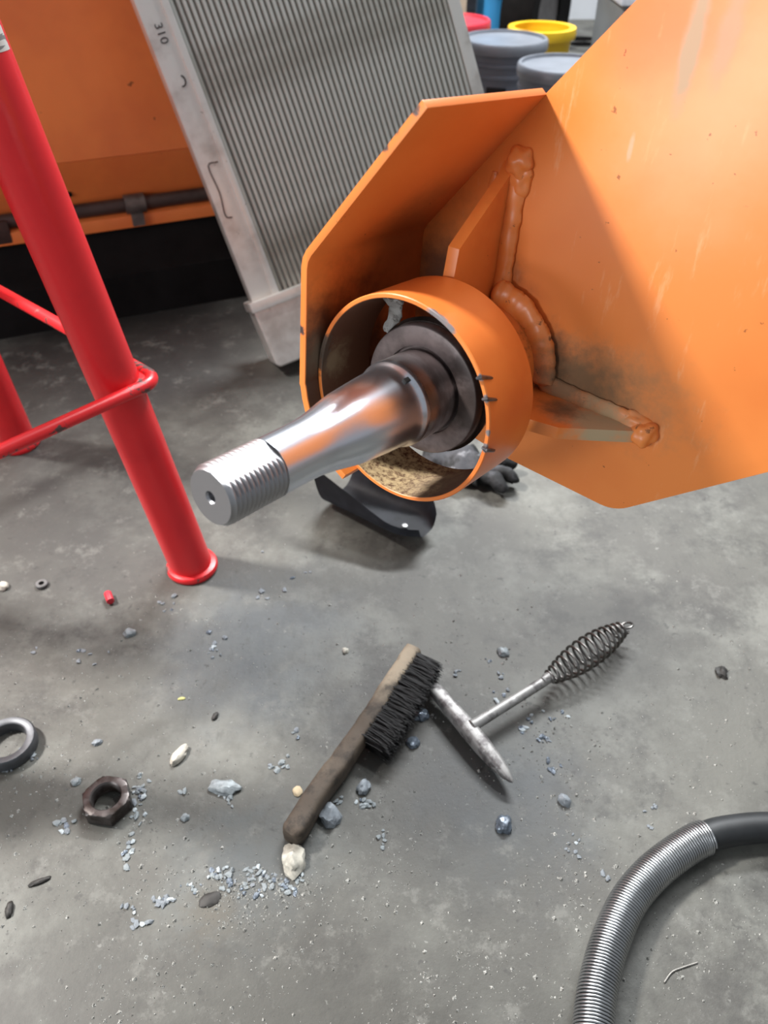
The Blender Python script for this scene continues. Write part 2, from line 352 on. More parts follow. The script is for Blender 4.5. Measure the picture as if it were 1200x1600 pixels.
blob((-0.001, 0.1605, SP + .001), (0.0115, 0.0125, 0.0095)); blob((0.001, 0.150, SP), (0.0110, 0.014, 0.007))
weld([(-0.004, 0.060, SP + .006), (0.012, 0.0565, SP + .006), (0.028, 0.050, SP + .006), (0.041, 0.038, SP + .006), (0.050, 0.024, SP + .005), (0.055, 0.006, SP + .005), (0.056, -0.006, SP + .005)], 0.0125, amp=.03)
weld([(0.052, -0.004, SP + .002), (0.075, -0.006, SP + .002), (0.10, -0.0075, SP + .002), (0.125, -0.0085, SP + .002), (0.148, -0.0100, SP + .002)], 0.0085, amp=.035)
blob((0.1520, -0.0145, SP + .003), (0.0110, 0.0115, 0.0110)); blob((0.141, -0.0100, SP), (0.015, 0.0105, 0.008))
# stub axle
m = Mat('polished_steel', (0.76, 0.80, 0.88, 1), 0.27, 1.0)
st = m.noise(160, 3, 0.5, stretch=(1, 1, 0.05)); m.over((0.55, 0.54, 0.57, 1), m.ramp(st, 0.55, 0.75), 0.35)
M_STEEL = m.end()
m = Mat('worn_steel', (0.78, 0.75, 0.76, 1), 0.28, 1.0); m.over((0.45, 0.39, 0.38, 1), m.ramp(m.noise(18, 5, stretch=(1, 1, 3)), 0.4, 0.65)); M_WORN = m.end()
m = Mat('machined_steel', (0.42, 0.42, 0.44, 1), 0.42, 1.0); m.bump(m.noise(200, 3), 0.06, 0.0004); M_MACH = m.end()
ax = empty('stub_axle'); ax.parent = arm; ax['label'] = 'bright polished tapered stub axle with threaded end'
TIP = 0.189
prof = [(0.0345, -0.034), (0.0345, 0.004)]
bm = bmesh.new(); lathe(bm, prof, 96); done('seal_journal', bm, M_WORN, ax)
prof = [(0.0345, 0.0038), (0.0345, 0.0065), (0.0340, 0.0080), (0.0328, 0.0100), (0.0318, 0.0130), (0.0312, 0.0170), (0.0309, 0.025), (0.0298, 0.040), (0.0288, 0.052), (0.0281, 0.060), (0.0270, 0.067), (0.0252, 0.076), (0.0235, 0.085), (0.0222, 0.093), (0.0213, 0.101), (0.0209, 0.110), (0.0208, 0.135), (0.0208, 0.1405)]
bm = bmesh.new(); lathe(bm, prof, 96); done('bearing_taper', bm, M_STEEL, ax, smooth=60)
bm = bmesh.new(); box(bm, (0, 0, 0), (0.0028, 0.004, 0.006)); o = done('grease_slot', bm, plain('slot_black', srgb(18, 16, 16), 0.8), ax, bevel=0.0008)
q = Vector((0.25, 0.66, -0.70))
ang = math.radians(62); o.location = (0.0318 * math.cos(ang), 0.0318 * math.sin(ang), 0.0125); o.rotation_euler = (0, 0, ang)
# thread with a milled flat
NT = 12; z0, z1 = 0.1385, 0.186; pitch = (z1 - z0) / NT; seg = 96; bm = bmesh.new(); rows = []
FN = math.radians(69); FD = 0.0183
nz = NT * 6
for i in range(nz + 1):
    row = []
    for k in range(seg):
        a = 2 * math.pi * k / seg; z = z0 + (z1 - z0) * i / nz
        ph = ((z - z0) / pitch + k / seg) % 1.0; t = abs(ph * 2 - 1)
        r = 0.0190 + 0.0021 * min(1, max(0, (t - 0.15) / 0.7))
        if i == 0: r = 0.0203
        x, y = r * math.cos(a), r * math.sin(a)
        dn = x * math.cos(FN) + y * math.sin(FN)
        if dn > FD: x -= (dn - FD) * math.cos(FN); y -= (dn - FD) * math.sin(FN)
        row.append(bm.verts.new((x, y, z)))
    rows.append(row)
def endrow(r, z):
    row = []
    for k in range(seg):
        a = 2 * math.pi * k / seg; x, y = r * math.cos(a), r * math.sin(a); dn = x * math.cos(FN) + y * math.sin(FN)
        if dn > FD: x -= (dn - FD) * math.cos(FN); y -= (dn - FD) * math.sin(FN)
        row.append(bm.verts.new((x, y, z)))
    return row
rows.append(endrow(0.0196, z1 + 0.0012)); rows.append(endrow(0.0186, TIP)); rows.append(endrow(0.0045, TIP)); rows.append(endrow(0.0036, TIP - 0.0016))
for z in range(4): rows.append(endrow(0.0034 if z % 2 else 0.0039, TIP - 0.003 - z * 0.0018))
for a, b in zip(rows, rows[1:]):
    for k in range(seg): bm.faces.new((a[k], a[(k + 1) % seg], b[(k + 1) % seg], b[k]))
bm.faces.new(rows[0]); bm.faces.new(rows[-1]); done('thread', bm, M_MACH, ax, smooth=35)

# ------------------------------------------------------------------ red four-legged stand
m = Mat('red_paint', (0.78, 0.022, 0.028, 1), 0.32)
m.over((0.68, 0.016, 0.024, 1), m.ramp(m.noise(14, 4), 0.4, 0.7), 0.6)
m.over(srgb(70, 40, 40), m.ramp(m.noise(34, 5, 0.7, seed=3), 0.69, 0.72), 0.85, rough=0.6); M_RED = m.end()
m = Mat('red_paint_chipped', (0.78, 0.022, 0.028, 1), 0.32); m.over(srgb(96, 86, 84), m.ramp(m.noise(24, 6, 0.7, seed=1), 0.565, 0.60), 0.95, rough=0.45, metal=0.6); M_REDC = m.end()
stand = empty('support_stand', (-0.72, 0.954, 0)); tag(stand, 'red tubular steel support stand with hoop brace and round feet', 'stand')
A = Vector((-0.322, 0.968)); b_ = Vector((-0.415, 0.357)); a_ = Vector((-0.378, -0.394)); CC = Vector((-0.72, 0.954))
feet = [A - CC, A + b_ - CC, A + a_ + b_ - CC, A + a_ - CC]
HT = 1.06; IN = 0.142
def legp(f, z): return Vector((f.x, f.y, 0)) + Vector((-f.x, -f.y, 0)).normalized() * (IN * z) + Vector((0, 0, z))
for f in feet:
    bm = bmesh.new(); tube(bm, [legp(f, 0.010), legp(f, 0.3), legp(f, 0.7), legp(f, HT)], 0.0345, 40); leg = done('leg', bm, M_RED, stand)
    bm = bmesh.new(); lathe(bm, [(0, 0), (0.0405, 0), (0.0425, 0.003), (0.0425, 0.008), (0.0405, 0.0115), (0.036, 0.013), (0, 0.013)], 48, Matrix.Translation((f.x, f.y, 0)))
    done('foot', bm, M_REDC, stand)
hz = 0.364; LP = [legp(f, hz) for f in feet]
def hoop(z, off, rad):
    P = [legp(f, z) for f in feet]; Q = []
    n = 4
    for i in range(n):
        p = P[i]; d0 = (P[i] - P[i - 1]).normalized(); d1 = (P[(i + 1) % n] - P[i]).normalized()
        n0 = Vector((d0.y, -d0.x, 0)); n1 = Vector((d1.y, -d1.x, 0))
        if n0.dot(p) < 0: n0 = -n0
        if n1.dot(p) < 0: n1 = -n1
        Q.append(p + (n0 + n1) * off)
    return [(x, y) for x, y in rounded([(q.x, q.y) for q in Q], rad, 8)]
H = hoop(hz, 0.044, 0.022); bm = bmesh.new(); tube(bm, [(x, y, hz) for x, y in H], 0.0093, 16, closed=True); done('hoop_brace', bm, M_REDC, stand)
for f, p in zip(feet, LP):
    bm = bmesh.new(); o2 = Vector((f.x, f.y, 0)).normalized(); s2 = Vector((-o2.y, o2.x, 0)); c = p + o2 * 0.038
    prism(bm, [((c + o2 * 0.012).x, (c + o2 * 0.012).y), ((c - o2 * 0.014 + s2 * 0.028).x, (c - o2 * 0.014 + s2 * 0.028).y), ((c - o2 * 0.014 - s2 * 0.028).x, (c - o2 * 0.014 - s2 * 0.028).y)], hz - 0.004, hz + 0.004)
    done('corner_weld', bm, M_REDC, stand, bevel=0.002)
bm = bmesh.new(); t4 = [legp(f, HT) for f in feet]; prism(bm, rounded([(p.x * 1.25, p.y * 1.25) for p in t4], 0.04), HT - 0.004, HT + 0.012); done('top_plate', bm, M_RED, stand, bevel=0.002)
bm = bmesh.new(); lathe(bm, [(0, HT + .01), (0.05, HT + .01), (0.05, HT + .1), (0.085, HT + .1), (0.085, HT + .115), (0, HT + .115)], 48); done('saddle', bm, M_RED, stand, bevel=0.002)
# paper label wrapped on the near leg
m = Mat('paper_label', srgb(205, 203, 198), 0.6); m.over(srgb(90, 90, 92), m.ramp(m.noise(70, 2, 0.4, stretch=(0.4, 0.4, 2.2)), 0.52, 0.56), 0.8); M_LABEL = m.end()
bm = bmesh.new(); f = feet[0]; rows = []
ux = (legp(f, 1) - legp(f, 0)).normalized()
for z in (0.770, 0.78, 0.79, 0.81):
    c = legp(f, z); a0 = math.atan2(-(c + stand.location).y, -(c + stand.location).x)
    rows.append([bm.verts.new(c + Vector((math.cos(a0 + t), math.sin(a0 + t), 0)) * 0.0352) for t in [1.2 - 1.5 * k / 10 for k in range(11)]])
for r0, r1 in zip(rows, rows[1:]):
    for k in range(10): bm.faces.new((r0[k], r0[k + 1], r1[k + 1], r1[k]))
tag(done('label', bm, M_LABEL, stand), 'white paper label with grey print')

# ------------------------------------------------------------------ radiator core leaning on the rear machine
e = Vector((0.90, 0.385, 0.197)).normalized(); g = Vector((0.328, -0.292, -0.898)); g = (g - e * g.dot(e)).normalized(); up = -g; nn = e.cross(up)
if nn.y > 0: nn = -nn
BL = atz(396, 476, 1.77)
rad_o = empty('radiator'); X3 = up.cross(nn)
rad_o.matrix_world = Matrix(((X3.x, up.x, nn.x, BL.x), (X3.y, up.y, nn.y, BL.y), (X3.z, up.z, nn.z, BL.z), (0, 0, 0, 1)))
tag(rad_o, 'aluminium radiator core with vertical tubes leaning against orange machine', 'radiator')
m = Mat('cast_aluminium', srgb(212, 210, 205), 0.34, 0.6); m.over(srgb(178, 172, 166), m.ramp(m.noise(9, 4), 0.45, 0.7)); m.over(srgb(70, 64, 60), m.ramp(m.noise(50, 4, seed=2), 0.68, 0.72), 0.7); M_ALU = m.bump(m.noise(60, 3), 0.1, 0.001).end()
m = Mat('radiator_tube', srgb(190, 190, 184), 0.42, 0.6); m.over(srgb(150, 146, 136), m.ramp(m.noise(3.5, 4, seed=3), 0.45, 0.65)); M_RT = m.end()
m = Mat('radiator_fin', srgb(160, 160, 154), 0.55, 0.4); wv = m.n.new('ShaderNodeTexWave'); wv.inputs['Scale'].default_value = 130; wv.bands_direction = 'Y'; m.l.new(m.co, wv.inputs[0])
m.over(srgb(104, 102, 96), wv.outputs['Fac'], 0.7); m.bump(wv.outputs['Fac'], 0.5, 0.002); M_RF = m.end()
WR, HR = 0.655, 1.05; RAIL = 0.062
for x0, x1, dz in ((0, RAIL, 0.0), (WR - 0.028, WR, 0)):
    bm = bmesh.new(); prism(bm, [(x0, -0.0) , (x1, -0.0), (x1, HR), (x0, HR)], -0.055, 0.0)
    done('side_rail', bm, M_ALU, rad_o, bevel=0.003)
bm = bmesh.new(); prism(bm, [(RAIL - 0.014, 0), (RAIL + .001, 0), (RAIL + .001, HR), (RAIL - 0.014, HR)], -0.01, 0.010); done('rail_flange', bm, M_ALU, rad_o, bevel=0.003)
bm = bmesh.new(); prism(bm, [(RAIL, 0), (WR - 0.026, 0), (WR - 0.026, HR), (RAIL, HR)], -0.05, -0.0075); done('fin_pack', bm, M_RF, rad_o, smooth=0)
NTUBE = 46; tw = (WR - 0.028 - RAIL) / NTUBE; tm = None
for i in range(NTUBE):
    if tm is None:
        bm = bmesh.new(); prism(bm, [(-0.0034, 0), (0.0034, 0), (0.0034, HR), (-0.0034, HR)], -0.02, -0.003); t = done('tube', bm, M_RT, rad_o, bevel=0.0014); tm = t.data
    else: t = link('tube', tm, M_RT, rad_o)
    t.location = (RAIL + tw * (i + 0.5), 0, 0)
bm = bmesh.new(); prism(bm, rounded([(-0.004, -0.145), (WR, -0.145), (WR + 0.004, -0.006), (-0.008, -0.006)], 0.012), -0.075, 0.024); done('bottom_tank', bm, M_ALU, rad_o, bevel=0.008, seg=3)
bm = bmesh.new(); prism(bm, [(-0.012, -0.016), (WR + 0.012, -0.016), (WR + 0.012, 0.006), (-0.012, 0.006)], -0.08, 0.030); done('header_flange', bm, M_ALU, rad_o, bevel=0.005)
bm = bmesh.new(); prism(bm, [(-0.012, HR), (WR + 0.012, HR), (WR + 0.012, HR + .12), (-0.012, HR + .12)], -0.08, 0.030); done('top_tank', bm, M_ALU, rad_o, bevel=0.01)
bm = bmesh.new(); tube(bm, smoothpath([(0.040, 0.292, 0.0006), (0.018, 0.290, 0.0006), (0.020, 0.235, 0.0006), (0.014, 0.19, 0.0006), (0.026, 0.182, 0.0006)], 4), 0.0016, 6)
tag(done('scratch', bm, plain('dark_scratch', srgb(88, 74, 70), 0.6, 0.3), rad_o), 'dark scratched line on the rail')
M_INK = plain('marker_ink', srgb(40, 34, 34), 0.6, 0, 0.1, 30, 0)
fc = bpy.data.curves.new('t', 'FONT'); fc.body = '310'; fc.size = 0.036; fc.extrude = 0.0004; fo = bpy.data.objects.new('t', fc); COL.objects.link(fo)
bpy.context.view_layer.update(); me = bpy.data.meshes.new_from_object(fo.evaluated_get(bpy.context.evaluated_depsgraph_get())); bpy.data.objects.remove(fo)
me.name = 'written_number'; tx = link('written_number', me, M_INK, rad_o); tx.location = (0.020, 0.560, 0.0008); tx.rotation_euler = (0, 0, -math.pi / 2); tx.scale = (0.72, 0.62, 1); tx['label'] = 'hand-written dark number 310'
bm = bmesh.new(); tube(bm, [(0.03 + 0.008 * math.cos(t), 0.452 + 0.010 * math.sin(t), 0.0008) for t in [-1.9 + 0.28 * k for k in range(12)]], 0.0016, 6); tag(done('written_mark', bm, M_INK, rad_o), 'small hand-written curved mark')

# ------------------------------------------------------------------ orange machine behind
mu = Vector((0.922, 0.387, 0)); mn = Vector((0.387, -0.922, 0)); MP = atz(140, 375, 2.02); MP.z = 0
mach = empty('rear_machine'); mach.matrix_world = Matrix(((mu.x, mn.x, 0, MP.x), (mu.y, mn.y, 0, MP.y), (mu.z, mn.z, 1, 0), (0, 0, 0, 1)))
tag(mach, 'orange machine body with dark pipe along its lower edge behind radiator', 'machine')
m = Mat('orange_hood', (0.86, 0.24, 0.06, 1), 0.36); m.over((0.72, 0.18, 0.05, 1), m.ramp(m.noise(3, 4), 0.35, 0.65)); m.over(srgb(60, 34, 24), m.ramp(m.noise(30, 4, seed=3), 0.70, 0.73), 0.7); M_HOOD = m.end()
M_BLACK = plain('black_parts_and_shade', srgb(22, 21, 21), 0.9, 0, 0.4, 10, spec=0.1)
def extr(prof, x0, x1):
    bm = bmesh.new(); a = [bm.verts.new((x0, y, z)) for y, z in prof]; b = [bm.verts.new((x1, y, z)) for y, z in prof]; n = len(prof)
    bm.faces.new(a); bm.faces.new(b[::-1])
    for k in range(n): bm.faces.new((a[k], b[k], b[(k + 1) % n], a[(k + 1) % n]))
    return bm
X0, X1 = -2.3, 0.75
done('hood_panel', extr([(0, 0.345), (-0.05, 0.85), (-0.11, 0.85), (-0.05, 0.345)], X0, X1), M_HOOD, mach, bevel=0.006)
done('hood_deck', extr([(-0.05, 0.85), (-0.05, 0.87), (-0.8, 0.87), (-0.8, 0.85)], -0.5, X1), M_HOOD, mach, bevel=0.004)
done('key_shade_panel', extr([(-0.03, 0.85), (-0.05, 2.55), (-0.8, 2.55), (-0.8, 0.85)], X0, -0.5), M_HOOD, mach, bevel=0.01)  # unseen tall upper body, raised to keep the key lamp off the floor
done('skirt', extr([(0, 0.345), (-0.055, 0.225), (-0.075, 0.225), (-0.05, 0.345)], X0, X1), M_HOOD, mach, bevel=0.003)
done('lip', extr([(-0.012, 0.168), (-0.012, 0.198), (-0.09, 0.212), (-0.09, 0.172)], X0, X1), M_HOOD, mach, bevel=0.004)
done('underframe_shade', extr([(0.13, 0.0), (0.11, 0.10), (-0.02, 0.160), (-0.10, 0.24), (-0.7, 0.24), (-0.7, 0.0)], X0, 0.62), M_BLACK, mach)  # black underbody block, standing in for the shade beneath the machine
bm = bmesh.new(); tube(bm, [(X0, -0.035, 0.219), (X1, -0.035, 0.219)], 0.017, 20); done('pipe', bm, plain('dark_pipe', srgb(72, 58, 54), 0.5, 0.3, 0.4, 20), mach)
bm = bmesh.new(); tube(bm, [(0.105, -0.035, 0.219), (0.155, -0.035, 0.219)], 0.024, 20); box(bm, (0.128, -0.015, 0.190), (0.03, 0.03, 0.03)); done('pipe_clamp', bm, plain('clamp_steel', srgb(110, 102, 98), 0.45, 0.5, 0.4, 40), mach)
bm = bmesh.new(); box(bm, (-0.20, -0.035, 0.200), (0.05, 0.05, 0.055)); done('bracket', bm, plain('rusty_bracket', srgb(70, 52, 46), 0.6, 0.3, 0.4, 30), mach, bevel=0.008)
bm = bmesh.new(); lathe(bm, [(0, 0), (0.007, 0), (0.007, 0.004), (0, 0.005)], 12, Matrix.Translation((-0.02, -0.038, 0.262)) @ Matrix.Rotation(-math.pi / 2, 4, 'X')); done('bolt', bm, M_BLACK, mach)

# ------------------------------------------------------------------ background by the wall
M_PAIL = plain('grey_pail_plastic', srgb(122, 128, 140), 0.4, 0, 0.2, 6); M_PAILLID = plain('grey_lid_plastic', srgb(134, 139, 148), 0.3, 0, 0.25, 8)
def pail(loc, r, hgt, label, body, lid, hidden_lid=False, group=None, name='pail'):
    t = empty(name, loc); tag(t, label, 'pail', group)
    bm = bmesh.new(); s = hgt
    lathe(bm, [(0, 0), (r * .86, 0), (r * .87, 0.01), (r * .92, s * .70), (r * .955, s * .705), (r * .955, s * .73), (r * .925, s * .735), (r * .93, s * .80), (r * .965, s * .805), (r * .965, s * .83), (r * .935, s * .835), (r * .945, s * .93), (0, s * .93)], 48); done('body', bm, body, t)
    bm = bmesh.new(); lathe(bm, [(r * .95, s * .905), (r * 1.0, s * .905), (r * 1.01, s * .93), (r * 1.0, s * .985), (r * .97, s), (r * .92, s), (r * .90, s * .975), (r * .2, s * .968), (0, s * .968)], 48); done('lid', bm, lid, t)
    return t
p1 = onz(789, 58, 0.37); p1.z = 0
t = pail(p1, 0.156, 0.37, 'grey plastic pail with grey lid standing right beside the radiator', M_PAIL, M_PAILLID, group='grey lidded pails')
bm = bmesh.new(); rows = []
for z in (0.165, 0.235):
    rows.append([bm.verts.new((0.1465 * math.cos(a), 0.1465 * math.sin(a), z)) for a in [math.radians(-118 + 3.5 * k) for k in range(9)]])
for k in range(8): bm.faces.new((rows[0][k], rows[0][k + 1], rows[1][k + 1], rows[1][k]))
tag(done('label', bm, plain('black_label', srgb(28, 26, 30), 0.5, 0, 0.3, 20), t), 'black printed label')
p2 = onz(884, 98, 0.37); p2.z = 0
pail(p2, 0.154, 0.37, 'grey plastic pail with grey lid in front of the yellow tub', M_PAIL, M_PAILLID, group='grey lidded pails')
M_YEL = plain('yellow_plastic', (0.86, 0.55, 0.02, 1), 0.4, 0, 0.1, 6)
p3 = onz(849, 50, 0.33); p3.z = 0; p3 += Vector((0.01, 0.10, 0))
t = empty('yellow_tub', p3); tag(t, 'bright yellow plastic tub behind the two grey pails', 'tub')
bm = bmesh.new(); lathe(bm, [(0, 0), (0.10, 0), (0.12, 0.27), (0.12, 0.325), (0.114, 0.325), (0.095, 0.012), (0, 0.012)], 48); done('body', bm, M_YEL, t)
bm = bmesh.new(); lathe(bm, [(0.118, 0.30), (0.136, 0.295), (0.140, 0.312), (0.136, 0.332), (0.112, 0.332), (0.112, 0.32)], 48, close=True); done('rim', bm, M_YEL, t)
M_RPL = plain('red_plastic', (0.62, 0.03, 0.05, 1), 0.4, 0, 0.1, 6)
p4 = p1 + Vector((-0.17, 0.36, 0))
pail(p4, 0.155, 0.37, 'red plastic pail with red lid standing behind the grey pails', M_RPL, M_RPL, name='red_pail')
M_BLUE = plain('blue_paint', (0.035, 0.25, 0.53, 1), 0.35, 0, 0.2, 5)
p5 = p1 + Vector((0.075, 0.98, 0)); t = empty('blue_canister', p5); tag(t, 'blue cylindrical gas canister standing behind the pails', 'canister')
bm = bmesh.new(); lathe(bm, [(0, 0), (0.085, 0), (0.09, 0.02), (0.09, 0.75), (0.07, 0.83), (0.03, 0.86), (0.03, 0.92), (0, 0.92)], 40); done('body', bm, M_BLUE, t)
bm = bmesh.new(); prism(bm, rounded([(-0.028, -0.03), (0.028, -0.03), (0.02, 0.03), (-0.02, 0.03)], 0.005), 0, 0.02); bmesh.ops.transform(bm, matrix=Matrix.Translation((0.0, -0.080, 0.405)) @ Matrix.Rotation(math.pi / 2, 4, 'X'), verts=bm.verts); done('tag_plate', bm, M_BLACK, t)
p6 = p1 + Vector((0.265, 0.98, 0)); t = empty('black_wheel', p6); tag(t, 'black tyred wheel standing upright beside the blue canister', 'wheel')
bm = bmesh.new(); MW = Matrix.Translation((0, 0, 0.30)) @ Matrix.Rotation(math.radians(62), 4, 'Z') @ Matrix.Rotation(math.pi / 2, 4, 'X')
lathe(bm, [(0.15, -0.06), (0.27, -0.075), (0.295, -0.05), (0.30, 0), (0.295, 0.05), (0.27, 0.075), (0.15, 0.06)], 48, MW, close=True); done('tyre', bm, M_BLACK, t)
bm = bmesh.new(); lathe(bm, [(0, -0.03), (0.155, -0.05), (0.155, 0.05), (0, 0.03)], 32, MW); done('hub', bm, plain('grey_hub', srgb(110, 106, 106), 0.5, 0.3), t)
p7 = p1 + Vector((-0.19, 1.0, 0)); t = empty('cardboard_box', p7); tag(t, 'beige cardboard box standing behind the red pail', 'box')
bm = bmesh.new(); box(bm, (0, 0, 0.3), (0.24, 0.3, 0.6)); done('carton', bm, plain('cardboard', srgb(188, 176, 158), 0.8, 0, 0.2, 8), t, bevel=0.004)
bm = bmesh.new(); box(bm, (0.02, -0.1515, 0.42), (0.05, 0.003, 0.16)); done('print', bm, plain('brown_print', srgb(110, 96, 80), 0.8), t)
p8 = p1 + Vector((0.02, 1.42, 0)); t = empty('grey_cabinet', p8); tag(t, 'narrow grey metal locker between cardboard box and blue canister', 'cabinet')
bm = bmesh.new(); box(bm, (0, 0, 0.5), (0.14, 0.4, 1.0)); done('body', bm, plain('grey_steel', srgb(128, 130, 136), 0.5, 0.2), t, bevel=0.006)
bm = bmesh.new(); box(bm, (0, -0.203, 0.5), (0.12, 0.008, 0.9)); done('door', bm, plain('grey_steel_door', srgb(120, 122, 128), 0.5, 0.2), t, bevel=0.003)
# work bench with drawers at the far right
pb = onz(940, 40, 0.30); t = empty('workbench', (pb.x + 0.42, 3.75, 0)); tag(t, 'grey steel workbench with drawers and white top by the wall', 'workbench')
M_BENCH = plain('bench_steel', srgb(132, 138, 142), 0.45, 0.2, 0.2, 6)
bm = bmesh.new(); box(bm, (0, 0, 0.22), (0.9, 0.45, 0.44)); done('carcass', bm, M_BENCH, t, bevel=0.004)
bm = bmesh.new(); box(bm, (0, -0.01, 0.455), (0.94, 0.5, 0.03)); done('bench_top', bm, plain('white_top', srgb(205, 212, 222), 0.4), t, bevel=0.004)
for i in range(3):
    for j in range(2):
        bm = bmesh.new(); box(bm, (-0.225 + 0.45 * j, -0.232, 0.075 + 0.14 * i), (0.42, 0.016, 0.125)); dr = done('drawer', bm, M_BENCH, t, bevel=0.003)
        bm = bmesh.new(); tube(bm, [(-0.32 + 0.45 * j, -0.24, 0.09 + 0.14 * i), (-0.31 + 0.45 * j, -0.262, 0.09 + 0.14 * i), (-0.14 + 0.45 * j, -0.262, 0.09 + 0.14 * i), (-0.13 + 0.45 * j, -0.24, 0.09 + 0.14 * i)], 0.006, 8); done('handle', bm, plain('chrome', srgb(180, 184, 190), 0.25, 0.9) if (i, j) == (0, 0) else bpy.data.materials['chrome'], dr)
tb = Vector((pb.x + 0.42, 3.75, 0.47))
bm = bmesh.new(); box(bm, (0, 0, 0.06), (0.26, 0.2, 0.12)); o = tag(done('blue_crate', bm, M_BLUE, bevel=0.008), 'blue plastic crate on the white bench top', 'crate'); o.location = tb + Vector((-0.30, 0.02, 0))
bm = bmesh.new(); tube(bm, smoothpath([(0.07 * math.cos(a), 0.05 * math.sin(a), 0.012 + 0.004 * a) for a in [0.6 * k for k in range(22)]], 4), 0.006, 8); o = tag(done('coiled_cable', bm, M_BLACK), 'black cable coil lying on floor before the workbench', 'cable'); cp = onz(918, 70, 0.02); o.location = (cp.x, cp.y, 0); o.scale = (1.3, 1.3, 1)

# ------------------------------------------------------------------ black flap and glove under the axle
m = Mat('black_rubber', srgb(44, 46, 52), 0.55); m.over(srgb(70, 74, 82), m.ramp(m.noise(14, 5), 0.45, 0.7), 0.6); M_RUB = m.bump(m.noise(50, 4), 0.2, 0.002).end()
helm = empty('welding_shield', onz(590, 780)); tag(helm, 'black curved welding shield lying on concrete under the stub axle', 'shield')
bm = bmesh.new(); NU, NV = 26, 22; rows = []
for i in range(NU):
    u = i / (NU - 1); row = []
    taper = (1 - max(0, (u - 0.72) / 0.28) ** 2.2) if u > .72 else 1
    hw = 0.056 * (0.45 + 0.55 * taper); dep = 0.098 * (1 - 0.80 * u) + 0.006
    for j in range(NV):
        a = math.pi * (j / (NV - 1)); x = u * 0.205; ca_ = math.cos(a); y = -hw * math.copysign(abs(ca_) ** 0.55, ca_) * (1.12 - 0.1 * u); z = dep * abs(ca_) ** 2.6 + 0.010 + 0.014 * u
        row.append(bm.verts.new((x, y, z)))
    rows.append(row)
for a, b in zip(rows, rows[1:]):
    for j in range(NV - 1): bm.faces.new((a[j], a[j + 1], b[j + 1], b[j]))
bmesh.ops.solidify(bm, geom=bm.faces[:], thickness=0.004)
o = done('shell', bm, M_RUB, helm, smooth=60); o.location = (-0.075, 0.005, 0.0); o.rotation_euler = (0, 0, math.radians(-38))
bm = bmesh.new(); lathe(bm, [(0, 0), (0.006, 0), (0.005, 0.003), (0, 0.004)], 14); r_ = done('rivet', bm, plain('pale_rivet', srgb(150, 150, 150), 0.4, 0.6), o); r_.location = (0.165, -0.012, 0.0265)
# glove
m = Mat('sooty_leather', srgb(58, 58, 62), 0.8); m.over(srgb(18, 18, 19), m.ramp(m.noise(26, 5), 0.42, 0.58)); m.over(srgb(140, 140, 144), m.ramp(m.noise(20, 5, seed=4), 0.56, 0.66), 0.8); M_GLV = m.bump(m.noise(60, 5), 0.5, 0.004).end()
gl = empty('work_glove', onz(728, 748)); tag(gl, 'crumpled sooty grey and black work glove on the floor', 'glove')
bm = bmesh.new(); tube(bm, smoothpath([(-0.075, 0.045, 0.022), (-0.04, 0.03, 0.026), (0, 0.01, 0.028), (0.03, 0.0, 0.026)], 6), [0.034 + 0.006 * math.sin(k * .7) for k in range(19)], 18, up=(0, 0, 1), sx=1.25, sy=0.7)
for v in bm.verts: v.co += noise.noise_vector(v.co * 45) * 0.011
for v in bm.verts: v.co.z = max(v.co.z, 0.001)
done('palm', bm, M_GLV, gl, smooth=70)
for k, (a, ln) in enumerate(((38, .06), (12, .07), (-16, .068), (-44, .055))):
    ca, sa = math.cos(math.radians(a)), math.sin(math.radians(a)); b0 = Vector((0.028, 0.020 - 0.014 * k, 0.024)); bm = bmesh.new()
    tube(bm, smoothpath([b0, b0 + Vector((ca * ln * .5, sa * ln * .5, 0.006)), b0 + Vector((ca * ln, sa * ln, -0.008))], 6), [0.0135, .0138, .0132, .013, .0135, .0138, .0138, .0135, .0135, .013, .012, .0105, .006], 12)
    for v in bm.verts: v.co += noise.noise_vector(v.co * 70 + Vector((k, 0, 0))) * 0.004; v.co.z = max(v.co.z, 0.001)
    done('finger', bm, M_GLV, gl, smooth=70)

# ------------------------------------------------------------------ wire brush
br = empty('wire_brush', onz(560, 1150)); tag(br, 'worn wooden wire brush with dark bristles leaning over the hammer head', 'brush')
m = Mat('worn_wood', srgb(80, 69, 58), 0.75); gr = m.noise(9, 6, 0.65, stretch=(1, 1, 1)); m.over(srgb(122, 108, 92), m.ramp(gr, 0.48, 0.66), 0.6); m.over(srgb(168, 152, 130), m.spot((0.045, 0.09, 0.04), 0.07, 0.8, 0.8, 30), 0.75); m.over(srgb(46, 39, 33), m.ramp(m.noise(26, 7, 0.75, seed=5), 0.48, 0.64), 0.8)
M_WOOD = m.bump(m.noise(60, 5), 0.3, 0.001).end()
P = [onz(646, 1019, 0.040), onz(613, 1069, 0.036), onz(584, 1116, 0.031), onz(557, 1156, 0.025), onz(530, 1196, 0.020), onz(497, 1240, 0.018), onz(468, 1288, 0.018), onz(452, 1310, 0.018)]
P = [p - br.location for p in P]; SPn = smoothpath(P, 6); bm = bmesh.new(); N = len(SPn); rings = []
